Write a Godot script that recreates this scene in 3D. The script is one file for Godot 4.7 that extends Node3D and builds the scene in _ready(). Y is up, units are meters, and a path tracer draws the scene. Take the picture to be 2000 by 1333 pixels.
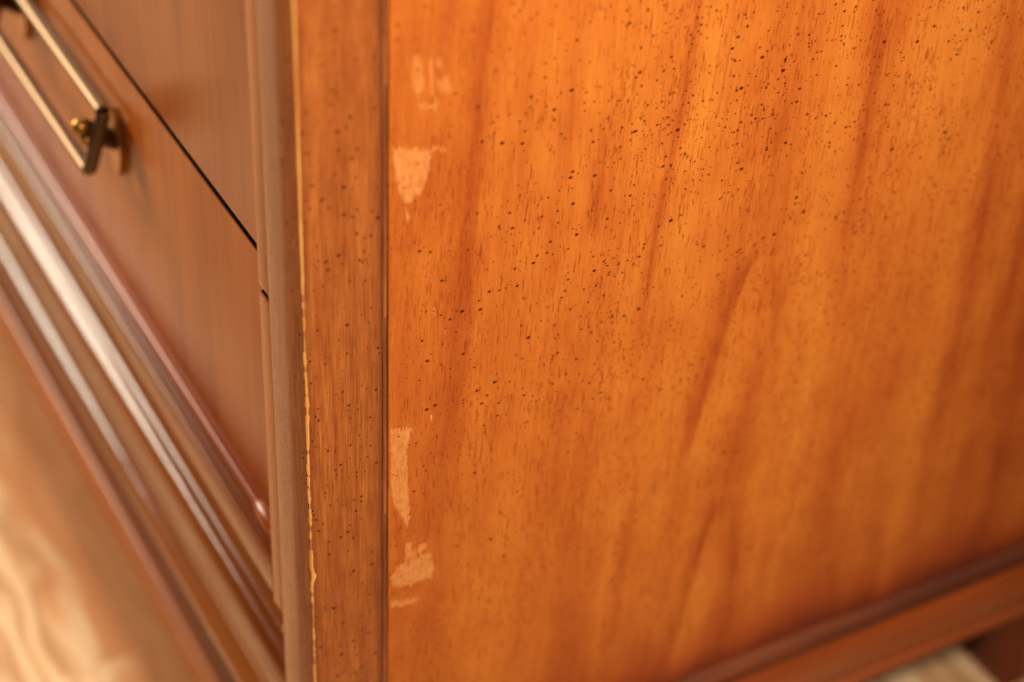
extends Node3D

# ---------------------------------------------------------------- textures
var rng := RandomNumberGenerator.new()

func noise(at_seed: int, octaves := 2) -> FastNoiseLite:
	var n := FastNoiseLite.new()
	n.seed = at_seed
	n.noise_type = FastNoiseLite.TYPE_SIMPLEX_SMOOTH
	n.frequency = 1.0
	n.fractal_type = FastNoiseLite.FRACTAL_FBM
	n.fractal_octaves = octaves
	return n

func ramp(t: float, cols: Array) -> Color:
	var s: float = clampf(t, 0.0, 0.9999) * (cols.size() - 1)
	var i := int(s)
	var a: Color = cols[i]
	var b: Color = cols[i + 1]
	return a.lerp(b, s - i)

func blend_pixel(im: Image, x: int, y: int, c: Color, a: float) -> void:
	if x < 0 or y < 0 or x >= im.get_width() or y >= im.get_height() or a <= 0.0:
		return
	im.set_pixel(x, y, im.get_pixel(x, y).lerp(c, minf(a, 1.0)))

# a drop of dark lacquer; radii in pixels
func drop(im: Image, cx: float, cy: float, rx: float, ry: float, c: Color, strength: float) -> void:
	for y in range(int(cy - ry - 1.5), int(cy + ry + 2.5)):
		for x in range(int(cx - rx - 1.5), int(cx + rx + 2.5)):
			var d := Vector2((x - cx) / (rx + 0.35), (y - cy) / (ry + 0.35)).length()
			var soft: float = 1.0 / minf(rx + 0.35, ry + 0.35)
			blend_pixel(im, x, y, c, strength * clampf((1.0 - d) / soft + 0.5, 0.0, 1.0))

# an open pore of the wood: a short dark line that follows the grain
func pore(im: Image, x: float, y: float, length: float, slope: float, c: Color, strength: float) -> void:
	for k in int(length):
		var f := k / length
		var s: float = strength * minf(1.0, 4.0 * f * (1.0 - f) + 0.15)
		var px := x + slope * k
		var xi := int(floorf(px))
		blend_pixel(im, xi, int(y) + k, c, s * (1.0 - (px - xi)))
		blend_pixel(im, xi + 1, int(y) + k, c, s * (px - xi))

# worn patch, its outline in millimetres (x right, y up) on a surface whose texture starts at origin
func scuff(im: Image, outline: Array, origin: Vector2, size: Vector2, n: FastNoiseLite, c: Color, strength: float) -> void:
	var poly := PackedVector2Array()
	var lo := Vector2(1e9, 1e9)
	var hi := -lo
	for k in range(0, outline.size(), 2):
		var p := Vector2(outline[k], outline[k + 1])
		poly.append(p)
		lo = lo.min(p)
		hi = hi.max(p)
	var per := Vector2(im.get_width() / size.x, im.get_height() / size.y)
	for y in range(int((origin.y - hi.y - 2.0) * per.y), int((origin.y - lo.y + 2.0) * per.y)):
		for x in range(int((lo.x - 2.0 - origin.x) * per.x), int((hi.x + 2.0 - origin.x) * per.x)):
			var q := Vector2(origin.x + x / per.x, origin.y - y / per.y)
			var w := Vector2(n.get_noise_2d(q.x * 0.9, q.y * 0.25), n.get_noise_2d(q.x * 0.7 + 70.0, q.y * 0.12))
			var hits := 0.0
			for s in 9:
				var o := Vector2(s % 3 - 1, (s / 3 - 1) * 1.8) * 0.18
				if Geometry2D.is_point_in_polygon(q + w * Vector2(0.8, 3.2) + o, poly):
					hits += 0.111
			var streak: float = clampf(0.92 + 0.26 * n.get_noise_2d(q.x * 1.1 + 31.0, q.y * 0.10) + 0.5 * n.get_noise_2d(q.x * 0.2, q.y * 0.2 + 9.0), 0.25, 1.0)
			blend_pixel(im, x, y, c, hits * streak * strength)

const PANEL_ORIGIN := Vector2(40.4, 300.0)      # mm, the upper left corner of the panel's texture
const PANEL_SIZE := Vector2(520.0, 720.0)

func panel_image() -> Image:
	var w := 768
	var h := 1024
	var tone := PackedFloat32Array()
	tone.resize(w * h)
	var broad := noise(11, 2)
	var fine := noise(12, 3)
	var bend := noise(13, 2)
	for y in h:
		var my := PANEL_ORIGIN.y - PANEL_SIZE.y * y / h
		for x in w:
			var mx := PANEL_ORIGIN.x + PANEL_SIZE.x * x / w
			var u := mx - 0.045 * my * clampf((330.0 - mx) / 150.0, 0.0, 1.0) + 5.0 * bend.get_noise_2d(mx * 0.006, my * 0.004)
			var t := 0.50 + 0.17 * broad.get_noise_2d(u * 0.018, my * 0.0011) + 0.05 * fine.get_noise_2d(u * 0.14, my * 0.004) + 0.10 * fine.get_noise_2d(u * 0.95 + 40.0, my * 0.02) + 0.06 * bend.get_noise_2d(mx * 0.03, my * 0.02 + 55.0)
			tone[y * w + x] = t - 0.46 * exp(-(my + 332.0) / 25.0) - 0.16 * exp(-(PANEL_ORIGIN.x + PANEL_SIZE.x - mx) / 60.0)  # shade at the lower and right edges is painted into the tone
	# the figure of the veneer, and one broad dark band on the right: strength, how far it fades to each side (mm), then its course (mm)
	var figure := [
		[-0.40, 9.8, 4.6, 88.2, 240.0, 88.2, 161.9, 84.5, 134.5, 82.4, 87.8, 81, 34.8, 79.2, -19.3, 75.4, -83.3, 75.1, -151],
		[-0.26, 12.4, 10.4, 68.3, 240.0, 68.3, 166.2, 67.5, 91.7, 64.4, -2.6, 62.7, -94.7, 62.7, -251.6, 62.0, -330],
		[-0.5, 2.9, 2.6, 194.7, 180.0, 192.7, 139.4, 189.5, 96.9, 187.8, 62.6, 184.3, 29.9, 181.2, -1.3, 178.3, -40.1, 176.1, -91],
		[-0.25, 3.1, 3.1, 186.5, -143.2, 180.2, -234.4, 177.9, -308.8],
		[-0.52, 10.0, 1.8, 254, -22.0, 248, -23.0, 243.1, -27.2, 237.1, -41.8, 233.7, -58.3, 230.4, -73.5, 225.5, -96.9, 221.9, -114.5, 217.1, -148, 213.7, -175.9],
		[-0.30, 1.2, 5.8, 253.8, -32.8, 259, -66.6, 263.9, -101.9, 269.3, -157.1],
		[-0.44, 7.0, 1.8, 245.0, -190.0, 240.2, -198.1, 234, -222.5, 229.4, -256.5, 224.6, -291.7, 217.9, -328.7],
		[-0.32, 1.6, 9.7, 247.0, -190.0, 250.8, -197.3, 254.4, -227.3, 258.5, -269.6, 264.6, -328.1],
		[-0.55, 7.8, 4.7, 372, 180.0, 377.7, 99.5, 387.5, 28.2, 392.5, -48.9, 394.6, -118.4, 393.3, -169.5, 392.1, -215.7, 397.2, -266.8],
		[-0.45, 6.6, 6.6, 423.5, -18.6, 426.8, -86.4, 422.3, -134.9, 421.8, -187.5],
		[0.42, 8.7, 8.7, 205, 180, 205, 136.7, 203.5, 82.9, 198, 34.6, 194.1, -8.2, 190.6, -60.1],
		[0.28, 7.0, 7.0, 146.4, 149.3, 140.2, 98.7, 132.5, 19.3, 123.1, -52.8],
		[0.35, 7.7, 7.7, 288.4, 92.2, 289.6, 35.7, 289.9, -37.5, 291.3, -104.5, 290.9, -165.3, 286.7, -205.4, 281.7, -267.5],
		[0.40, 5.4, 5.4, 245.6, -203.2, 243.4, -250.1, 240.9, -303.3, 238.7, -338],
		[0.25, 5.3, 5.3, 188.1, -95.4, 181.6, -141.3, 172.1, -196, 164.7, -267.5],
		[0.25, 10.2, 10.2, 249.4, -63.5, 245.2, -102.2, 241.3, -146.4],
		[0.34, 1.6, 18.0, 250, -26.0, 244.6, -34.2, 239.6, -44.8, 236.2, -61.3, 232.9, -76.5, 228.0, -99.9, 224.4, -117.5, 219.6, -151, 216.2, -178.9],
		[0.36, 1.6, 10.0, 246.0, -196.0, 242.4, -204.1, 236.5, -228.5, 231.9, -262.5, 227.1, -297.7, 221.4, -330],
		[-0.25, 3.1, 3.1, 253.4, 126.3, 250.7, 71.2, 244.2, 15.8],
		[-0.25, 3.3, 3.3, 292.4, 117.9, 300.3, 44.6, 298, -66.1],
		[0.28, 4.6, 4.6, 297.9, -210, 291.3, -259.3, 290.8, -305.5],
		[-0.20, 18.5, 18.5, 333.2, 26.1, 339.9, -93.3, 347.5, -206.2],
		[0.22, 7.0, 7.0, 405.1, -249.2, 409.6, -297.7],
		[-0.3, 2.2, 2.2, 143.3, 58.1, 145.8, 6.6],
		[-0.3, 2.2, 2.2, 149, 70.1, 147, 9.1],
		[-0.50, 60.0, 60.0, 470, 250, 480, 0, 485, -340],
		[-0.2, 4.3, 4.3, 138.7, -74.3, 134.5, -122.8, 133.1, -175.7],
	]
	for s in figure:
		var last: int = s.size() - 2
		for k in range(3, last, 2):
			var a := Vector2(s[k], s[k + 1])
			var b := Vector2(s[k + 2], s[k + 3])
			var ya := int((PANEL_ORIGIN.y - a.y) * h / PANEL_SIZE.y)
			var yb := int((PANEL_ORIGIN.y - b.y) * h / PANEL_SIZE.y)
			for y in range(maxi(ya, 0), mini(yb, h)):
				var f := float(y - ya) / maxf(1.0, yb - ya)
				var my := PANEL_ORIGIN.y - PANEL_SIZE.y * y / h
				var whole: float = (float(s[4]) - my) / maxf(1.0, float(s[4]) - float(s[last + 1]))
				var fade: float = smoothstep(0.0, 0.10, whole) * smoothstep(1.0, 0.75, whole) * (0.8 + 0.5 * bend.get_noise_2d(float(s[3]), my * 0.012))
				var cx := lerpf(a.x, b.x, f) + 0.8 * bend.get_noise_2d(float(s[3]) + 7.0, my * 0.03)
				var wl: float = s[1]
				var wr: float = s[2]
				for x in range(maxi(0, int((cx - 2.6 * wl - PANEL_ORIGIN.x) * w / PANEL_SIZE.x)), mini(w, int((cx + 2.6 * wr - PANEL_ORIGIN.x) * w / PANEL_SIZE.x))):
					var d := PANEL_ORIGIN.x + PANEL_SIZE.x * x / w - cx
					var q: float = d / (wl if d < 0.0 else wr)
					tone[y * w + x] += float(s[0]) * 0.31 * fade * exp(-q * q)
	var cols := [Color8(106, 34, 12), Color8(158, 68, 22), Color8(194, 104, 37), Color8(216, 133, 50), Color8(230, 156, 66)]
	var bytes := PackedByteArray()
	bytes.resize(w * h * 3)
	for i in w * h:
		var c := ramp(tone[i], cols)
		bytes[i * 3] = c.r8
		bytes[i * 3 + 1] = c.g8
		bytes[i * 3 + 2] = c.b8
	var im := Image.create_from_data(w, h, false, Image.FORMAT_RGB8, bytes)
	im.resize(1536, 2048, Image.INTERPOLATE_CUBIC)
	var per := Vector2(1536.0 / PANEL_SIZE.x, 2048.0 / PANEL_SIZE.y)
	rng.seed = 5
	var dark := Color8(122, 38, 10)
	var crowd := noise(21, 2)
	for k in 38000:
		var p := Vector2(rng.randf() * 1536.0, rng.randf() * 2048.0)
		if crowd.get_noise_2d(p.x * 0.011, p.y * 0.002) + rng.randf_range(-0.6, 0.6) < 0.0:
			continue
		var slope := 0.045 * clampf((900.0 - p.x) / 400.0, 0.0, 1.0) + rng.randf_range(-0.015, 0.015)
		pore(im, p.x, p.y, 4.0 + 26.0 * pow(rng.randf(), 2.5), -slope, dark, rng.randf_range(0.18, 0.78))
		if k % 4 == 0:
			pore(im, p.x + 0.8, p.y + 2.0, 4.0 + 12.0 * rng.randf(), -slope, dark, rng.randf_range(0.2, 0.6))
	for k in 9:     # long dark hairlines that run with the grain
		var p := Vector2(rng.randf_range(180.0, 1100.0), rng.randf_range(300.0, 1100.0))
		pore(im, p.x, p.y, rng.randf_range(90.0, 260.0), -0.05, dark, 0.4)
	# worn patches along the front edge of the panel
	var raw := Color8(240, 172, 108)
	var edge := noise(31, 3)
	for o in [
		[42.5, 88.3, 57.9, 84.1, 68.3, 81.8, 68.3, 80.7, 60.9, 81.7, 60.1, 73.1, 58.2, 68.4, 56.3, 61.6, 52.9, 60.7, 50.9, 57.8, 48, 60.3, 45.2, 66.3, 43.3, 77.8],
		[48.9, 58.4, 50.2, 52.1, 50.8, 46.6, 49.5, 49.7],
		[41.9, -66.8, 55, -71.1, 52.1, -73.8, 50.3, -83.4, 50.9, -100, 51.9, -118.8, 53.1, -127.1, 51, -135.5, 48.7, -126.6, 44.7, -119.2, 42.2, -106.4],
		[50.4, -143.3, 53.3, -145.9, 54.5, -152, 60.7, -147.6, 63.1, -153.4, 50, -156.3],
		[50, -157.3, 64.1, -155.9, 66.8, -169.5, 65.1, -173.9, 59.3, -174.2, 55.3, -175.3, 43.8, -172.3, 42.1, -164.4, 45.7, -158.8],
		[41.8, -181.6, 50.2, -183.6, 59.8, -187.6, 53.1, -188.2, 42.4, -186.3],
	]:
		scuff(im, o, PANEL_ORIGIN, PANEL_SIZE, edge, raw, 0.58)
	for o in [
		[51.7, 130.8, 54.9, 130, 56.5, 119.5, 57, 113.9, 54, 111.3, 50.9, 117.2],
		[59.2, 127.3, 60.4, 127.7, 61.9, 110.8, 60, 108.8],
		[62, 127.3, 64.9, 126.6, 65, 122.2, 62.6, 122.3],
		[62.2, 117.5, 65.1, 115.4, 67.9, 119.6, 69.6, 110, 66.7, 109, 63.8, 110.8],
		[54.3, 107.7, 57.6, 105.6, 63.6, 106.3, 63, 102.5, 55.3, 104],
	]:
		scuff(im, o, PANEL_ORIGIN, PANEL_SIZE, edge, raw, 0.40)
	for o in [[62.8, -2.6, 64.1, -2.5, 64.4, -6.1, 63.1, -5.7], [62.5, -66.3, 63.9, -66.8, 63.4, -70.4]]:
		scuff(im, o, PANEL_ORIGIN, PANEL_SIZE, edge, raw, 0.9)
	for k in 1500:   # the grain shows through the worn patches
		pore(im, rng.randf_range(2.0, 84.0), rng.randf_range(480.0, 1400.0), rng.randf_range(6.0, 26.0), rng.randf_range(-0.03, 0.03), Color8(188, 96, 40), rng.randf_range(0.1, 0.45))
	# dark specks of the distressed finish: the large ones where they sit, then swarms of small ones
	var ink := Color8(58, 14, 5)
	var big := [85.4, 80.2, 95.3, 76.7, 105.5, 73.8, 95.6, 32.6, 102.6, 29.6, 100.8, 38.4, 61.2, 29.1, 55.8, 31.2, 67.4, 11.4, 120.9, 87, 132.5, 51.5, 131.6, 48.6, 164.5, 64.3, 164, 95.1, 187.8, 58.9, 181.7, 40.7, 114.6, 6.4, 91.9, -2.7, 106.7, -4.2, 114.2, -37.1, 137.1, 15.6, 78.2, -9.5, 87.6, -11.6, 71.9, -12.1, 150, -18.1, 148.4, -8.6, 123.2, 15.8, 129.1, 94.8, 189.5, 7.9, 176.1, -40.5, 173.4, -8.2, 167.8, -41.9, 144.5, 46, 153.9, 35.3, 164.8, 29.2, 133.9, 33.7, 274.9, 100.3, 243.8, 76.5, 254.8, 56.7, 230.8, 86.6, 244.5, 82.2, 221.1, 72.6, 223.5, 53.6, 287.4, 33.9, 251.7, 34.6, 263.5, -0.4, 263.3, -3.9, 302.3, 77.7, 323.1, 72.8, 371, 57.7, 332.1, 79.2, 356.1, 71.2, 310.2, 41, 269.4, -10.6, 253.1, -19.3, 290.8, -20.2, 255.4, 63.7, 324.2, -30.7, 227.3, 26.5, 213.1, 95.4, 215.6, 100.7, 220, 105, 356.7, 8.8, 353, 13.6, 319.8, 12.4, 57.7, -19.7, 87.5, -60, 99.1, -79.9, 93.1, -65, 97.1, -58.2, 54.7, -111.6, 87.9, -112.5, 79.5, -158.9, 112.9, -135.2, 158.2, -86.8, 60.8, -61.9, 65.1, -60.9, 90.2, -69, 98.7, -162.4, 107, -177.9, 60.6, -32.5, 79.4, -34.9]
	for k in range(0, big.size(), 2):
		var r := rng.randf_range(0.45, 0.80)
		drop(im, (float(big[k]) - PANEL_ORIGIN.x) * per.x, (PANEL_ORIGIN.y - float(big[k + 1])) * per.y, r * 1.25 * per.x, r * 0.85 * per.y, ink, 0.95)
	for k in 300:
		var c := Vector2(rng.randf_range(10.0, 1500.0), rng.randf_range(60.0, 1500.0))
		if k % 5 < 2:
			c = Vector2(rng.randf_range(300.0, 1050.0), rng.randf_range(420.0, 1150.0))
		for j in rng.randi_range(3, 15):
			var p := c + Vector2(rng.randfn() * 30.0, rng.randfn() * 34.0)
			var r := 0.16 + 0.36 * pow(rng.randf(), 2.6)
			drop(im, p.x, p.y, r * 1.25 * per.x, r * 0.9 * per.y, ink, rng.randf_range(0.6, 0.95))
	for k in 3600:
		var r := 0.13 + 0.30 * pow(rng.randf(), 2.0)
		drop(im, rng.randf() * 1536.0, rng.randf_range(0.0, 1560.0), r * 1.25 * per.x, r * 0.9 * per.y, ink, rng.randf_range(0.5, 0.9))
	# a small dark scratch
	for k in 40:
		blend_pixel(im, int((232.0 - PANEL_ORIGIN.x) * per.x) + k, int((PANEL_ORIGIN.y - 51.0) * per.y) - int(k * 0.28 - 0.004 * k * k), ink, 0.45)
	return im

# the corner post: u runs round the post (0 at the groove, 80 mm round), v down it
func post_image() -> Image:
	var w := 512
	var h := 2048
	var a := noise(41, 3)
	var b := noise(42, 2)
	var cols := [Color8(96, 43, 19), Color8(138, 67, 28), Color8(167, 90, 39), Color8(192, 114, 53), Color8(214, 140, 74)]
	var bytes := PackedByteArray()
	bytes.resize(w * h * 3)
	var glaze := Color8(92, 42, 24)
	for y in h:
		for x in w:
			var t := 0.46 + 0.14 * a.get_noise_2d(x * 0.014, y * 0.0022) + 0.16 * a.get_noise_2d(x * 0.09 + 50.0, y * 0.004) + 0.22 * b.get_noise_2d(x * 0.30, y * 0.012) + 0.07 * b.get_noise_2d(x * 0.02 + 9.0, y * 0.016)
			var c := ramp(t, cols)
			var mm := 80.0 * x / w
			c = c.lerp(glaze, 0.75 * exp(-mm / 2.0) + 0.3 * exp(-pow((mm - 36.5) / 2.2, 2.0)))
			var i := (y * w + x) * 3
			bytes[i] = c.r8
			bytes[i + 1] = c.g8
			bytes[i + 2] = c.b8
	var im := Image.create_from_data(w, h, false, Image.FORMAT_RGB8, bytes)
	rng.seed = 8
	var per := Vector2(w / 80.0, h / 720.0)
	for k in 9000:
		pore(im, rng.randf() * w, rng.randf() * h, 6.0 + 26.0 * pow(rng.randf(), 2.0), rng.randf_range(-0.02, 0.02), Color8(96, 38, 14), rng.randf_range(0.1, 0.4))
	for k in 2600:
		pore(im, rng.randf() * w, rng.randf() * h, 10.0 + 50.0 * pow(rng.randf(), 2.0), rng.randf_range(-0.02, 0.02), Color8(226, 142, 62), rng.randf_range(0.1, 0.4))
	var ink := Color8(46, 14, 6)
	for k in 165:
		var c := Vector2(rng.randf() * w, rng.randf_range(450.0, 1900.0))
		for j in rng.randi_range(2, 9):
			var p := c + Vector2(rng.randfn() * 60.0, rng.randfn() * 42.0)
			var r := 0.16 + 0.42 * pow(rng.randf(), 2.4)
			drop(im, p.x, p.y, r * 1.2 * per.x, r * 0.95 * per.y, ink, rng.randf_range(0.6, 0.95))
	for k in 110:
		var r := rng.randf_range(0.25, 0.8)
		drop(im, rng.randf() * w, rng.randf_range(500.0, 1900.0), r * 1.2 * per.x, r * 0.85 * per.y, ink, rng.randf_range(0.6, 0.95))
	for k in 60:
		var r := rng.randf_range(0.3, 0.8)
		drop(im, rng.randf() * w, rng.randf_range(0.0, 700.0), r * 1.1 * per.x, r * per.y, ink, 0.6)
	for k in 26:   # a short reddish stain
		pore(im, 150.0 + rng.randfn() * 3.5, 1010.0 + rng.randfn() * 18.0, 30.0, 0.02, Color8(128, 30, 16), 0.3)
	return im

# plain stained wood with the grain along v
func stained_image(from: int, cols: Array, strength := 1.0) -> Image:
	var w := 512
	var h := 512
	var a := noise(from, 3)
	var b := noise(from + 1, 2)
	var im := Image.create(w, h, false, Image.FORMAT_RGB8)
	for y in h:
		for x in w:
			var t := 0.5 + strength * (0.36 * a.get_noise_2d(x * 0.012, y * 0.0024) + 0.16 * a.get_noise_2d(x * 0.07 + 30.0, y * 0.005) + 0.10 * b.get_noise_2d(x * 0.35, y * 0.02))
			im.set_pixel(x, y, ramp(t, cols))
	return im

# floor board: pale sapwood with a swirling figure that runs into a warmer heart; u across, v along
func board_image(from: int, heart: float) -> Image:
	var w := 384
	var h := 1024
	var a := noise(from, 2)
	var b := noise(from + 1, 3)
	var pale := [Color8(172, 120, 80), Color8(218, 172, 130), Color8(238, 200, 160)]
	var warm := Color8(208, 136, 88)
	var im := Image.create(w, h, false, Image.FORMAT_RGB8)
	for y in h:
		for x in w:
			var warp := 70.0 * a.get_noise_2d(x * 0.004, y * 0.0018) + 22.0 * a.get_noise_2d(x * 0.011 + 20.0, y * 0.0045)
			var s := (x + warp) / w
			var rings := 0.5 + 0.5 * sin((s * 9.0 + 1.6 * a.get_noise_2d(x * 0.008 + 5.0, y * 0.0042)) * TAU * 0.55)
			var t := 0.60 + 0.72 * (rings - 0.5) + 0.12 * b.get_noise_2d(x * 0.2, y * 0.006)
			var c := ramp(t, pale)
			var hw := smoothstep(heart - 0.10, heart + 0.08, s + 0.12 * a.get_noise_2d(x * 0.02, y * 0.007 + 80.0))
			im.set_pixel(x, y, c.lerp(warm.lerp(c, 0.18), hw))
	return im

# ---------------------------------------------------------------- materials
func tex(im: Image) -> ImageTexture:
	return ImageTexture.create_from_image(im)

func lacquer(called: String, im: Image, rough: float, spec := 0.5) -> StandardMaterial3D:
	var m := StandardMaterial3D.new()
	m.resource_name = called
	m.albedo_texture = tex(im)
	m.roughness = rough
	m.metallic_specular = spec
	return m

func paint(called: String, c: Color, rough: float, metal := 0.0) -> StandardMaterial3D:
	var m := StandardMaterial3D.new()
	m.resource_name = called
	m.albedo_color = c
	m.roughness = rough
	m.metallic = metal
	return m

# ---------------------------------------------------------------- mesh helpers
class Soup:
	var v := PackedVector3Array()
	var n := PackedVector3Array()
	var uv := PackedVector2Array()
	var idx := PackedInt32Array()
	func corner(p: Vector3, nn: Vector3, t: Vector2) -> int:
		v.append(p)
		n.append(nn)
		uv.append(t)
		return v.size() - 1
	func tri(a: int, b: int, c: int) -> void:
		var g := (v[b] - v[a]).cross(v[c] - v[a])
		if g.dot(n[a] + n[b] + n[c]) > 0.0:    # front faces run clockwise
			idx.append_array(PackedInt32Array([a, c, b]))
		else:
			idx.append_array(PackedInt32Array([a, b, c]))
	func quad(a: int, b: int, c: int, d: int) -> void:
		tri(a, b, c)
		tri(a, c, d)
	func mesh() -> ArrayMesh:
		var arr := []
		arr.resize(Mesh.ARRAY_MAX)
		arr[Mesh.ARRAY_VERTEX] = v
		arr[Mesh.ARRAY_NORMAL] = n
		arr[Mesh.ARRAY_TEX_UV] = uv
		arr[Mesh.ARRAY_INDEX] = idx
		var m := ArrayMesh.new()
		m.add_surface_from_arrays(Mesh.PRIMITIVE_TRIANGLES, arr)
		return m

# a closed outline carried along ez from t0 to t1; uv = (metres round the outline, metres along) / tile
func extrude(s: Soup, outline: PackedVector2Array, at: Transform3D, t0: float, t1: float, tile := Vector2.ONE, uv0 := Vector2.ZERO, smooth_deg := 40.0) -> void:
	var count := outline.size()
	var area := 0.0
	for k in count:
		area += outline[k].cross(outline[(k + 1) % count])
	var turn := 1.0 if area > 0.0 else -1.0
	var seg := []
	for k in count:
		var d := (outline[(k + 1) % count] - outline[k]).normalized()
		seg.append(Vector2(d.y, -d.x) * turn)
	var u := 0.0
	for k in count:
		var p := outline[k]
		var q := outline[(k + 1) % count]
		var mine: Vector2 = seg[k]
		var before: Vector2 = seg[(k + count - 1) % count]
		var after: Vector2 = seg[(k + 1) % count]
		var na := mine
		var nb := mine
		if mine.dot(before) > cos(deg_to_rad(smooth_deg)):
			na = (mine + before).normalized()
		if mine.dot(after) > cos(deg_to_rad(smooth_deg)):
			nb = (mine + after).normalized()
		var wa := (at.basis * Vector3(na.x, na.y, 0)).normalized()
		var wb := (at.basis * Vector3(nb.x, nb.y, 0)).normalized()
		var u2 := u + p.distance_to(q)
		var a := s.corner(at * Vector3(p.x, p.y, t0), wa, (Vector2(u, t0) + uv0) / tile)
		var b := s.corner(at * Vector3(q.x, q.y, t0), wb, (Vector2(u2, t0) + uv0) / tile)
		var c := s.corner(at * Vector3(q.x, q.y, t1), wb, (Vector2(u2, t1) + uv0) / tile)
		var d := s.corner(at * Vector3(p.x, p.y, t1), wa, (Vector2(u, t1) + uv0) / tile)
		s.quad(a, b, c, d)
		u = u2
	var tris := Geometry2D.triangulate_polygon(outline)
	for end in [t0, t1]:
		var nn := (at.basis * Vector3(0, 0, signf(end - (t0 + t1) * 0.5))).normalized()
		for k in range(0, tris.size(), 3):
			var ids := []
			for j in 3:
				var p := outline[tris[k + j]]
				ids.append(s.corner(at * Vector3(p.x, p.y, end), nn, p / tile))
			s.tri(ids[0], ids[1], ids[2])

# rectangle with rounded corners
func rounded(lo: Vector2, hi: Vector2, r: float, steps := 3) -> PackedVector2Array:
	var out := PackedVector2Array()
	var centres := [Vector2(hi.x - r, hi.y - r), Vector2(lo.x + r, hi.y - r), Vector2(lo.x + r, lo.y + r), Vector2(hi.x - r, lo.y + r)]
	for c in 4:
		for k in steps + 1:
			var ang := PI * 0.5 * (c + float(k) / steps)
			out.append(centres[c] + r * Vector2(cos(ang), sin(ang)))
	return out

# along z: outline (x, y);  along y: outline (x, z);  along x: outline (z, y)
var ALONG_Z := Transform3D(Basis(Vector3(1, 0, 0), Vector3(0, 1, 0), Vector3(0, 0, 1)), Vector3.ZERO)
var ALONG_Y := Transform3D(Basis(Vector3(1, 0, 0), Vector3(0, 0, 1), Vector3(0, 1, 0)), Vector3.ZERO)
var ALONG_X := Transform3D(Basis(Vector3(0, 0, 1), Vector3(0, 1, 0), Vector3(1, 0, 0)), Vector3.ZERO)

func add(called: String, s: Soup, m: Material, parent: Node) -> MeshInstance3D:
	var o := MeshInstance3D.new()
	o.name = called
	o.mesh = s.mesh()
	o.material_override = m
	parent.add_child(o, true)
	return o

func piece(called: String, outline: PackedVector2Array, along: Transform3D, t0: float, t1: float, m: Material, parent: Node, tile := Vector2(0.4, 0.4), uv0 := Vector2.ZERO) -> MeshInstance3D:
	var s := Soup.new()
	extrude(s, outline, along, t0, t1, tile, uv0)
	return add(called, s, m, parent)

func box(called: String, lo: Vector3, hi: Vector3, r: float, m: Material, parent: Node, tile := Vector2(0.4, 0.4)) -> MeshInstance3D:
	return piece(called, rounded(Vector2(lo.x, lo.z), Vector2(hi.x, hi.z), r), ALONG_Y, lo.y, hi.y, m, parent, tile)

# a round or square bar along a path
func bar(s: Soup, path: PackedVector3Array, rx: float, ry: float, sides: int, closed := false) -> void:
	var count := path.size()
	var rings := []
	for k in count:
		var prev := path[(k + count - 1) % count] if closed or k > 0 else path[k]
		var nxt := path[(k + 1) % count] if closed or k < count - 1 else path[k]
		var dir := (nxt - prev).normalized()
		var side := dir.cross(Vector3(-0.33, -1, 0.0).normalized() if absf(dir.y) < 0.8 else Vector3(0, 0, 1)).normalized()
		var up := side.cross(dir).normalized()
		var ring := []
		for j in sides:
			var ang := TAU * (j + 0.5) / sides
			var e := side * cos(ang) * rx + up * sin(ang) * ry
			ring.append(s.corner(path[k] + e, (side * cos(ang) / rx + up * sin(ang) / ry).normalized(), Vector2(float(j) / sides, k)))
		rings.append(ring)
	for k in (count if closed else count - 1):
		for j in sides:
			var a: Array = rings[k]
			var b: Array = rings[(k + 1) % count]
			s.quad(a[j], a[(j + 1) % sides], b[(j + 1) % sides], b[j])

func ball(s: Soup, c: Vector3, r: Vector3, rows := 12, cols := 18) -> void:
	var grid := []
	for i in rows + 1:
		for j in cols + 1:
			var th := PI * i / rows
			var ph := TAU * j / cols
			var d := Vector3(sin(th) * cos(ph), cos(th), sin(th) * sin(ph))
			grid.append(s.corner(c + d * r, (d / r).normalized(), Vector2(float(j) / cols, float(i) / rows)))
	for i in rows:
		for j in cols:
			var k := i * (cols + 1) + j
			s.quad(grid[k], grid[k + 1], grid[k + cols + 2], grid[k + cols + 1])

# ---------------------------------------------------------------- the scene
const FLOOR := -0.50
const BACK := 0.575       # depth of the chest
const WIDE := 0.78        # width of the chest, along -z
const TOP := 0.30

func _ready() -> void:
	set_view()
	build_floor()
	build_chest()

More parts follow.
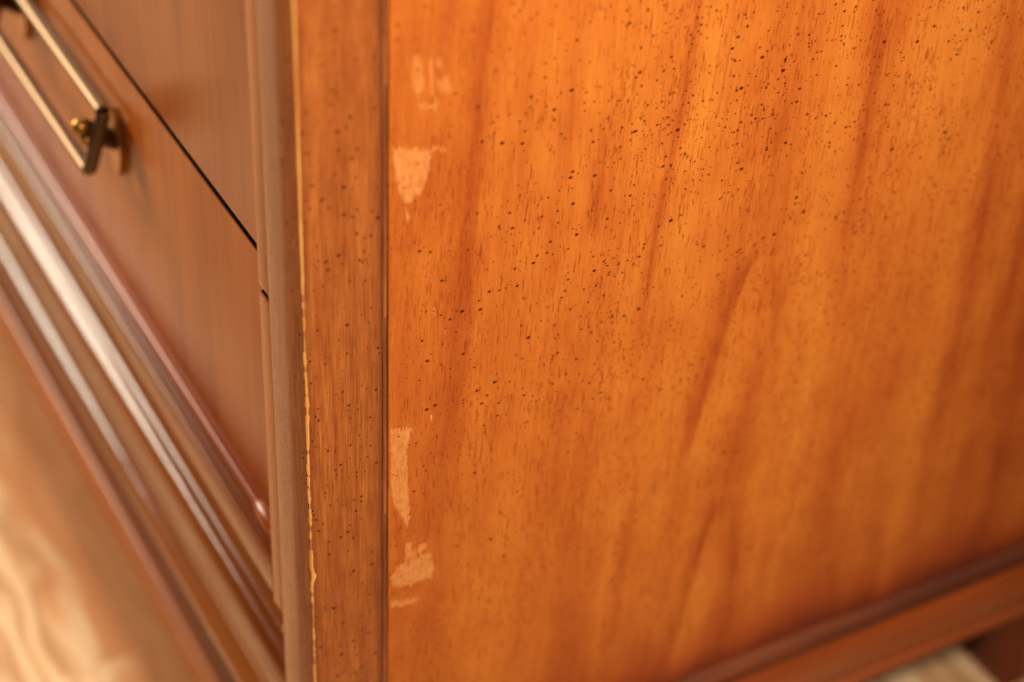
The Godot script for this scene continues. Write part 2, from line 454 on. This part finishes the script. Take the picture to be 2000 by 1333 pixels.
func set_view() -> void:
	var lens := CameraAttributesPhysical.new()
	lens.frustum_focal_length = 69.73
	lens.frustum_focus_distance = 0.922
	lens.frustum_near = 0.05
	lens.frustum_far = 60.0
	lens.exposure_aperture = 3.6
	var cam := Camera3D.new()
	cam.name = "camera"
	cam.attributes = lens
	cam.fov = 19.53
	cam.near = 0.05
	cam.far = 60.0
	cam.transform = Transform3D(Basis(Vector3(0.87650, 0.03983, 0.47976), Vector3(0.26901, 0.78594, -0.55671), Vector3(-0.39923, 0.61702, 0.67816)).orthonormalized(), Vector3(-0.26755, 0.54034, 0.63375))
	add_child(cam)
	cam.current = true
	var e := Environment.new()
	e.background_mode = Environment.BG_COLOR
	e.background_color = Color(0.86, 0.72, 0.55)
	e.background_energy_multiplier = 0.10
	e.tonemap_mode = Environment.TONE_MAPPER_LINEAR
	e.tonemap_exposure = 0.8
	e.sdfgi_enabled = true
	e.ssao_enabled = true
	e.ssil_enabled = true
	var we := WorldEnvironment.new()
	we.name = "surroundings"
	we.environment = e
	add_child(we)
	area("window_daylight", Vector3(-1.12, 1.0, -2.6), Vector3(0.0, -0.2, -0.3), Vector2(1.0, 1.1), 12.5, Color(1.0, 0.95, 0.84))
	area("room_fill", Vector3(1.0, 1.5, 2.8), Vector3(0.2, -0.3, 0.0), Vector2(2.2, 1.6), 2.6, Color(1.0, 0.94, 0.84))
	var spot := SpotLight3D.new()  # unseen spot, added to shape the light falloff across the side panel
	spot.name = "added_panel_spot"
	spot.light_energy = 4.7
	spot.light_color = Color(1.0, 0.95, 0.86)
	spot.light_size = 0.12
	spot.spot_angle = 20.5
	spot.spot_angle_attenuation = 1.0
	spot.spot_range = 8.0
	spot.shadow_enabled = true
	add_child(spot)
	spot.look_at_from_position(Vector3(0.05, 1.08, 0.85), Vector3(0.165, 0.08, 0.0), Vector3.UP)

func area(called: String, at: Vector3, towards: Vector3, size: Vector2, energy: float, c: Color) -> void:
	var l := AreaLight3D.new()
	l.name = called
	l.area_size = size
	l.light_energy = energy
	l.light_color = c
	l.shadow_enabled = true
	l.area_range = 8.0
	add_child(l)
	l.look_at_from_position(at, towards, Vector3.UP)

func build_floor() -> void:
	var root := Node3D.new()
	root.name = "floor"
	root.set_meta("kind", "structure")
	root.set_meta("label", "pale wooden floor boards with a swirling grain under the chest")
	add_child(root)
	var boards := [lacquer("board", board_image(61, 9.0), 0.62, 0.3), lacquer("board_heart", board_image(71, 0.66), 0.62, 0.3), lacquer("board_warm", board_image(81, 0.95), 0.62, 0.3)]
	var wide := 0.165
	rng.seed = 3
	for k in range(-9, 8):
		var x0 := 0.035 + wide * k
		var m: Material = boards[1] if k == -1 else boards[0] if rng.randf() < 0.6 else boards[2]
		var cut := -0.9 - 1.1 * rng.randf()
		var parts := [[-3.2, cut], [cut, 1.4]]
		for p in parts:
			var o := piece("floor_board", rounded(Vector2(x0 + 0.0004, FLOOR - 0.015), Vector2(x0 + wide - 0.0004, FLOOR), 0.0012, 2), ALONG_Z, float(p[0]) + 0.0004, float(p[1]) - 0.0004, m, root, Vector2(1, 1))
			# the outline starts at the upper right arc; lay u across the board and v along it
			var arr := o.mesh.surface_get_arrays(0)
			var vs: PackedVector3Array = arr[Mesh.ARRAY_VERTEX]
			var uvs: PackedVector2Array = arr[Mesh.ARRAY_TEX_UV]
			for i in vs.size():
				uvs[i] = Vector2((vs[i].x - x0) / wide, vs[i].z / (0.85 if k == -1 else 1.7) + (0.37 if k == -1 else 0.23 * k))
			arr[Mesh.ARRAY_TEX_UV] = uvs
			var am := ArrayMesh.new()
			am.add_surface_from_arrays(Mesh.PRIMITIVE_TRIANGLES, arr)
			o.mesh = am
	var under := paint("subfloor", Color(0.16, 0.11, 0.07), 0.9)
	box("subfloor", Vector3(-1.5, FLOOR - 0.05, -3.2), Vector3(1.38, FLOOR - 0.0155, 1.4), 0.001, under, root)

# the reeded face of the post that looks to the front: how far it stands out at t from the corner
func reed(t: float) -> float:
	var shape := [0.0, 0.0, 4.0, 1.85, 8.0, 3.45, 10.0, 4.0, 12.0, 4.22, 16.0, 4.32, 20.0, 4.36, 24.0, 4.30, 27.0, 4.16, 30.0, 3.8, 32.5, 3.0, 34.5, 1.9, 36.0, 0.6, 36.5, 0.0]
	var mm := t * 1000.0
	for k in range(0, shape.size() - 2, 2):
		if mm <= shape[k + 2]:
			return 0.001 * lerpf(shape[k + 1], shape[k + 3], (mm - shape[k]) / (shape[k + 2] - shape[k]))
	return 0.0

func build_chest() -> void:
	var chest := Node3D.new()
	chest.name = "chest_of_drawers"
	chest.position = Vector3(0, FLOOR, 0)
	chest.set_meta("label", "orange-brown wooden chest of drawers with dark specks, worn corner edge and brass pull")
	chest.set_meta("category", "chest of drawers")
	add_child(chest)
	var up := Node3D.new()
	# every shape is given in room coordinates; lift moves it to the chest's own base
	var lift := Transform3D(Basis.IDENTITY, Vector3(0, -FLOOR, 0))
	up.free()
	ALONG_X = lift * ALONG_X
	ALONG_Y = lift * ALONG_Y
	ALONG_Z = lift * ALONG_Z

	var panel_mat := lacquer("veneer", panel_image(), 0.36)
	var post_mat := lacquer("post_wood", post_image(), 0.25, 0.62)
	var brown := [Color8(136, 66, 24), Color8(178, 94, 36), Color8(204, 116, 48)]
	var front_mat := lacquer("front_wood", stained_image(91, brown, 1.0), 0.27, 0.34)
	var stile_mat := lacquer("stile_wood", stained_image(93, [Color8(150, 80, 34), Color8(194, 112, 52), Color8(214, 132, 66)], 1.0), 0.26, 0.45)
	var mould_mat := lacquer("moulding_wood", stained_image(95, [Color8(92, 38, 12), Color8(134, 66, 22), Color8(162, 90, 34)], 1.3), 0.14, 0.42)
	var bumps := noise(111, 3)
	var bump := Image.create(256, 512, false, Image.FORMAT_RGB8)
	for y in 512:
		for x in 256:
			var g := clampf(0.5 + 0.45 * bumps.get_noise_2d(x * 0.10, y * 0.035), 0.0, 1.0)
			bump.set_pixel(x, y, Color(g, g, g))
	mould_mat.heightmap_enabled = true
	mould_mat.heightmap_texture = tex(bump)
	mould_mat.heightmap_scale = 0.014
	var rail_mat := lacquer("rail_wood", stained_image(97, [Color8(112, 44, 14), Color8(152, 68, 22), Color8(180, 92, 34)]), 0.36)
	var glaze_mat := lacquer("glazed_bead", stained_image(99, [Color8(84, 42, 24), Color8(134, 72, 38), Color8(190, 116, 60)], 1.5), 0.4)
	var ogee_mat := lacquer("glazed_shaded_moulding", stained_image(105, [Color8(66, 28, 14), Color8(96, 44, 22), Color8(140, 70, 32)], 1.6), 0.52, 0.3)  # glaze on the side moulding; painted shade on the base cove
	var bead_mat := lacquer("bead_wood", stained_image(107, [Color8(120, 44, 14), Color8(166, 72, 22), Color8(188, 94, 34)]), 0.22, 0.4)
	var raw_mat := lacquer("bare_wood", stained_image(101, [Color8(216, 130, 60), Color8(240, 168, 92), Color8(250, 204, 138)], 1.6), 0.6, 0.3)
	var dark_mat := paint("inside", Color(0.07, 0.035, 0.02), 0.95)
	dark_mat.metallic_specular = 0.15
	var foot_mat := lacquer("dark_foot", stained_image(103, [Color8(74, 26, 9), Color8(104, 40, 14), Color8(124, 52, 20)]), 0.45)
	var brass := paint("old_brass", Color(0.52, 0.41, 0.30), 0.42, 0.75)
	var dark_brass := paint("dark_brass", Color(0.34, 0.22, 0.11), 0.45, 0.6)
	var gold := paint("rubbed_brass", Color(0.72, 0.52, 0.24), 0.34, 0.75)

	# carcass behind the fronts
	box("carcass", Vector3(0.032, -0.385, -WIDE + 0.02), Vector3(BACK - 0.006, TOP - 0.02, -0.012), 0.002, dark_mat, chest)
	# side panel: one sheet of veneer with its own texture
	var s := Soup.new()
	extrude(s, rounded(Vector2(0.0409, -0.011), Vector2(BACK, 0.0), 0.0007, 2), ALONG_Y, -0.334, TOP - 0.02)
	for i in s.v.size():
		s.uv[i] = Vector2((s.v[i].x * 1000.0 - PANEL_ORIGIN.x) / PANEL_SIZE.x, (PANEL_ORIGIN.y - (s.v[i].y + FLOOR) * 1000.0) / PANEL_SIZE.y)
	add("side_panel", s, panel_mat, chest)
	piece("side_panel", rounded(Vector2(0.0378, -WIDE), Vector2(BACK, -WIDE + 0.011), 0.0007, 2), ALONG_Y, -0.4058, TOP - 0.02, rail_mat, chest)
	box("back_board", Vector3(BACK - 0.0058, -0.38, -WIDE + 0.0112), Vector3(BACK - 0.0005, TOP - 0.0205, -0.0112), 0.0005, rail_mat, chest)
	# beading between post and panel
	piece("bead_strip", rounded(Vector2(0.0381, -0.010), Vector2(0.0404, -0.0001), 0.0009, 3), ALONG_Y, -0.402, TOP - 0.02, glaze_mat, chest, Vector2(0.02, 0.12))
	for mirror in 2:
		corner_post(chest, mirror == 1, post_mat, raw_mat, lift)
	# lower rail on the side, moulded
	var rail := PackedVector2Array()
	for p in [[-0.012, -0.3528], [0.0022, -0.3530], [0.0024, -0.3560], [0.0030, -0.3580], [0.0034, -0.3620], [0.0034, -0.3925], [0.0018, -0.3945], [0.0018, -0.3960], [0.0034, -0.3972], [0.0040, -0.3992], [0.0042, -0.4020], [0.0036, -0.4044], [0.0020, -0.4058], [-0.012, -0.4058]]:
		rail.append(Vector2(p[0], p[1]))
	piece("side_rail", rail, ALONG_X, 0.0409, BACK, rail_mat, chest, Vector2(0.3, 0.6))
	var ogee := PackedVector2Array()
	for p in [[-0.010, -0.3344], [-0.0040, -0.3344], [-0.0016, -0.3372], [0.0002, -0.3392], [0.0026, -0.3405], [0.0048, -0.3428], [0.0056, -0.3460], [0.0050, -0.3490], [0.0034, -0.3514], [0.0014, -0.3524], [-0.010, -0.3524]]:
		ogee.append(Vector2(p[0], p[1]))
	piece("rail_moulding", ogee, ALONG_X, 0.0409, BACK, ogee_mat, chest, Vector2(0.3, 0.6))
	# drawers
	drawer(chest, -0.0028, TOP - 0.045, false, front_mat, stile_mat, mould_mat, bead_mat, dark_mat)
	var lower := drawer(chest, -0.1740, -0.0080, true, front_mat, stile_mat, mould_mat, bead_mat, dark_mat)
	pull(lower, -0.279, -0.447, brass, dark_brass, gold, lift)
	# moulded base along the front
	var base := PackedVector2Array()
	var curve := [[0.030, -0.2100], [0.0150, -0.2110], [0.0135, -0.2250], [0.0132, -0.2400], [0.0126, -0.2480], [0.0110, -0.2505], [0.0085, -0.2513], [0.0062, -0.2519], [0.0042, -0.2528], [0.0024, -0.2540], [0.0009, -0.2556], [-0.0003, -0.2575], [-0.0011, -0.2596], [-0.0014, -0.2620], [-0.0014, -0.2812], [-0.0004, -0.2820], [-0.0004, -0.2832], [-0.0012, -0.2842], [-0.0010, -0.2962], [0.0004, -0.2990], [0.0014, -0.3020], [0.0010, -0.3040], [-0.0002, -0.3052], [-0.0016, -0.3060], [-0.0029, -0.3070], [-0.0040, -0.3082], [-0.0049, -0.3097], [-0.0055, -0.3118], [-0.0057, -0.3145], [-0.0057, -0.3175], [-0.0048, -0.3205], [-0.0030, -0.3225], [0.030, -0.3225]]
	for p in curve:
		base.append(Vector2(p[0], p[1]))
	piece("base_moulding", base, ALONG_Z, -WIDE + 0.030, -0.0300, mould_mat, chest, Vector2(0.3, 0.9))
	var cove := PackedVector2Array()
	for p in [[0.030, -0.3228], [-0.0024, -0.3228], [-0.0010, -0.3256], [0.0004, -0.3300], [0.0014, -0.3400], [0.0018, -0.3550], [0.0018, -0.3728], [0.030, -0.3728]]:
		cove.append(Vector2(p[0], p[1]))
	piece("base_cove", cove, ALONG_Z, -WIDE + 0.030, -0.0300, ogee_mat, chest, Vector2(0.3, 0.9))  # dark wood carries the shade of the undercut in its colour
	var plinth := PackedVector2Array()
	for p in [[0.030, -0.3731], [0.0010, -0.3731], [-0.0008, -0.3737], [-0.0020, -0.3750], [-0.0026, -0.3772], [-0.0026, -0.3985], [-0.0014, -0.4000], [-0.0014, -0.4012], [-0.0026, -0.4024], [-0.0024, -0.4052], [-0.0008, -0.4076], [0.030, -0.4078]]:
		plinth.append(Vector2(p[0], p[1]))
	piece("plinth", plinth, ALONG_Z, -WIDE + 0.030, -0.0300, front_mat, chest, Vector2(0.3, 0.9))
	# top, feet
	box("top_board", Vector3(-0.022, TOP - 0.02, -WIDE - 0.022), Vector3(BACK + 0.01, TOP, 0.022), 0.006, front_mat, chest)
	for x in [0.012, 0.512]:
		for z in [-0.062, -WIDE + 0.010]:
			foot(chest, Vector3(x, 0, z), foot_mat)

func corner_post(chest: Node3D, far: bool, m: Material, raw: Material, lift: Transform3D) -> void:
	# outline in (x, z): starts at the groove, runs along the side face to the corner, then round the front
	var o := PackedVector2Array([Vector2(0.0376, 0.0)])
	for k in 9:
		o.append(Vector2(lerpf(0.0376, 0.0003, (k + 1) / 9.0), 0.0))
	for k in range(1, 37):
		var t := 0.0365 * k / 36.0
		o.append(Vector2(-reed(t), -t))
	o.append(Vector2(0.002, -0.0378))
	o.append(Vector2(0.0376, -0.0378))
	if far:
		for k in o.size():
			o[k] = Vector2(o[k].x, -WIDE - o[k].y)
	var s := Soup.new()
	extrude(s, o, ALONG_Y, -0.4078, TOP - 0.02, Vector2(0.08, 0.72), Vector2.ZERO, 32.0)
	for i in s.v.size():
		s.uv[i].y = (0.30 - (s.v[i].y + FLOOR)) / 0.72
	var post := add("corner_post", s, m, chest)
	if far:
		return
	# the lacquer is rubbed off the very corner: a ragged ribbon of bare wood
	var n := noise(51, 3)
	var n2 := noise(52, 2)
	var e := Soup.new()
	var rows := []
	var steps := 1100
	for k in steps + 1:
		var y := lerpf(TOP - 0.02, -0.4076, float(k) / steps)
		var low := smoothstep(0.06, -0.03, y)     # below the middle of the frame the wear breaks up
		var a := 0.00034 + 0.0002 * n.get_noise_1d(y * 70.0) + 0.0005 * low * maxf(0.0, n2.get_noise_1d(y * 330.0))
		var b := 0.0008 + 0.0002 * n.get_noise_1d(y * 60.0 + 60.0) + 0.0004 * low * maxf(0.0, n2.get_noise_1d(y * 280.0 + 33.0))
		if low > 0.3:
			a += 0.0007 * maxf(0.0, n.get_noise_1d(y * 24.0 + 9.0))
			b += 0.0004 * n.get_noise_1d(y * 30.0 + 19.0)
			var gap := smoothstep(0.16, 0.22, n2.get_noise_1d(y * 110.0 + 12.0))
			a *= 1.0 - 0.9 * gap
			b *= 1.0 - 0.75 * gap
		a += 0.0022 * exp(-pow((y + 0.1455) / 0.0035, 2.0)) + 0.0008 * exp(-pow((y + 0.04) / 0.012, 2.0))
		a = maxf(a, 0.00012)
		b = maxf(b, 0.00012)
		var vv := y / 0.25
		var p := [
			[Vector3(a, y, 0.00014), Vector3(0.2, 0, 1.0)],
			[Vector3(0.0, y, 0.00010), Vector3(-0.5, 0, 0.85)],
			[Vector3(-reed(b) - 0.00014, y, -b + 0.00006), Vector3(-0.85, 0, 0.5)],
		]
		var ids := []
		for q in p:
			ids.append(e.corner(lift * (q[0] as Vector3), (q[1] as Vector3).normalized(), Vector2(ids.size() * 0.004 + 0.2, vv)))
		rows.append(ids)
	for k in steps:
		for j in 2:
			e.quad(rows[k][j], rows[k][j + 1], rows[k + 1][j + 1], rows[k + 1][j])
	add("worn_edge", e, raw, post)
	# a splinter of bare wood where the post meets the base
	var c := Soup.new()
	ball(c, lift * Vector3(-0.0008, -0.2165, -0.0372), Vector3(0.0012, 0.0036, 0.0013), 6, 7)
	add("splinter", c, raw, post)

func drawer(chest: Node3D, low: float, high: float, bottom: bool, front: Material, side: Material, mould: Material, bead_wood: Material, seam: Material) -> Node3D:
	var d := Node3D.new()
	d.name = "drawer"
	chest.add_child(d, true)
	var near := -0.0392
	var far := -WIDE + 0.0392
	var frame_low := low
	if bottom:
		frame_low = -0.2085
	var s := Soup.new()
	extrude(s, rounded(Vector2(0.011, low), Vector2(0.030, high), 0.0007, 2), ALONG_Z, far + 0.012, near - 0.012)
	for i in s.v.size():
		s.uv[i] = Vector2(s.v[i].z / 0.5, s.v[i].y / 0.5)
	add("front_board", s, front, d)
	if bottom:  # thin black strips added as the shade inside the drawer gap
		box("gap_shade_strip", Vector3(0.0118, high + 0.0001, far + 0.013), Vector3(0.0295, high + 0.0006, near - 0.0125), 0.0001, seam, d)
		box("gap_shade_strip", Vector3(0.0012, high + 0.0001, near - 0.0125), Vector3(0.0255, high + 0.0006, near - 0.0002), 0.0001, seam, d)
	# stiles, proud of the field
	for end in 2:
		var z0 := near - 0.0135 if end == 0 else far
		piece("stile", rounded(Vector2(0.0, z0), Vector2(0.026, z0 + 0.0135), 0.0014, 3), ALONG_Y, frame_low, high, side, d, Vector2(0.5, 0.5))
	if bottom:
		var rail := PackedVector2Array()
		for p in [[0.028, -0.1835], [0.0026, -0.1835], [0.0012, -0.1837], [0.0004, -0.1843], [0.0, -0.1855], [0.0, -0.2055], [0.0008, -0.2076], [0.003, -0.2085], [0.028, -0.2085]]:
			rail.append(Vector2(p[0], p[1]))
		piece("bottom_rail", rail, ALONG_Z, far + 0.0135, near - 0.0135, mould, d, Vector2(0.3, 0.9))
		# bead at the foot of the field
		var bead := PackedVector2Array()
		for p in [[0.024, -0.1690], [0.0090, -0.1690], [0.0070, -0.1692], [0.0058, -0.1698], [0.0050, -0.1708], [0.0047, -0.1722], [0.0050, -0.1738], [0.0058, -0.1756], [0.0068, -0.1780], [0.0074, -0.1810], [0.0075, -0.1920], [0.024, -0.1920]]:
			bead.append(Vector2(p[0], p[1]))
		var bs := Soup.new()
		extrude(bs, bead, ALONG_Z, far + 0.0137, near - 0.0137, Vector2(0.3, 0.9))
		for z in [near - 0.033, far + 0.033]:
			ball(bs, ALONG_Z * Vector3(0.0080, -0.1722, z), Vector3(0.0052, 0.0050, 0.019))  # bump added at each bead end to catch a glint
		add("bead_moulding", bs, bead_wood, d)
	return d

func pull(parent: Node3D, z_near: float, z_far: float, brass: Material, dark: Material, gold: Material, lift: Transform3D) -> void:
	var root := Node3D.new()
	root.name = "drawer_pull"
	parent.add_child(root, true)
	# a closed rectangular bail that hangs a little out from the drawer
	var a := Vector3(0.002, -0.037, z_near + 0.004)
	var b := Vector3(-0.010, -0.071, z_near + 0.006)
	var c := Vector3(-0.010, -0.071, z_far - 0.006)
	var d := Vector3(0.002, -0.037, z_far - 0.004)
	var path := PackedVector3Array()
	var corners := [a, b, c, d]
	for k in 4:
		var p: Vector3 = corners[k]
		var before: Vector3 = corners[(k + 3) % 4]
		var after: Vector3 = corners[(k + 1) % 4]
		var p0 := p + (before - p).normalized() * 0.003
		var p1 := p + (after - p).normalized() * 0.003
		for j in 4:
			var f := j / 3.0
			path.append(lift * (p0.lerp(p, f)).lerp(p.lerp(p1, f), f))
	var s := Soup.new()
	bar(s, path, 0.0043, 0.0034, 10, true)
	add("bail", s, brass, root)
	for z in [z_near, z_far]:
		# lozenge plate on the drawer
		var lo := PackedVector2Array()
		for k in 24:
			var ang := TAU * k / 24.0
			lo.append(Vector2(z + 0.0105 * signf(cos(ang)) * pow(absf(cos(ang)), 1.5), -0.0605 + 0.022 * signf(sin(ang)) * pow(absf(sin(ang)), 1.5)))
		piece("plate", lo, ALONG_X, 0.0072, 0.0112, gold, root)
		var p := Soup.new()
		bar(p, PackedVector3Array([lift * Vector3(0.010, -0.060, z), lift * Vector3(0.004, -0.056, z), lift * Vector3(-0.004, -0.050, z), lift * Vector3(-0.010, -0.046, z)]), 0.0056, 0.0056, 12)
		add("post", p, dark, root)
		var k2 := Soup.new()
		ball(k2, lift * Vector3(-0.0105, -0.0455, z), Vector3(0.0052, 0.0052, 0.0052))
		ball(k2, lift * Vector3(-0.0085, -0.0530, z + 0.002), Vector3(0.0034, 0.0034, 0.0034), 8, 12)
		add("knob", k2, gold, root)

# tapered foot set back under the rail
func foot(chest: Node3D, at: Vector3, m: Material) -> void:
	var s := Soup.new()
	var rows := []
	var shape := [[0.0, 0.046], [0.004, 0.047], [0.030, 0.048], [0.065, 0.053], [0.0940, 0.060]]
	for r in shape:
		var ring := []
		var o := rounded(Vector2(0, 0), Vector2(float(r[1]), 0.052), 0.006, 3)
		for p in o:
			var d := (p - Vector2(float(r[1]) * 0.5, 0.026))
			ring.append(s.corner(at + Vector3(p.x + 0.060 - float(r[1]), r[0], p.y), Vector3(d.x, 0, d.y).normalized(), Vector2(p.x + p.y, r[0]) / 0.3))
		rows.append(ring)
	for k in rows.size() - 1:
		var n: int = rows[k].size()
		for j in n:
			s.quad(rows[k][j], rows[k][(j + 1) % n], rows[k + 1][(j + 1) % n], rows[k + 1][j])
	for e in [0, rows.size() - 1]:
		var mid := Vector3.ZERO
		for i in rows[e]:
			mid += s.v[i] / rows[e].size()
		var nn := Vector3.DOWN if e == 0 else Vector3.UP
		var c := s.corner(mid, nn, Vector2.ZERO)
		var n: int = rows[e].size()
		for j in n:
			var a1 := s.corner(s.v[rows[e][j]], nn, Vector2.ZERO)
			var b1 := s.corner(s.v[rows[e][(j + 1) % n]], nn, Vector2.ZERO)
			s.tri(c, a1, b1)
	add("foot", s, m, chest)
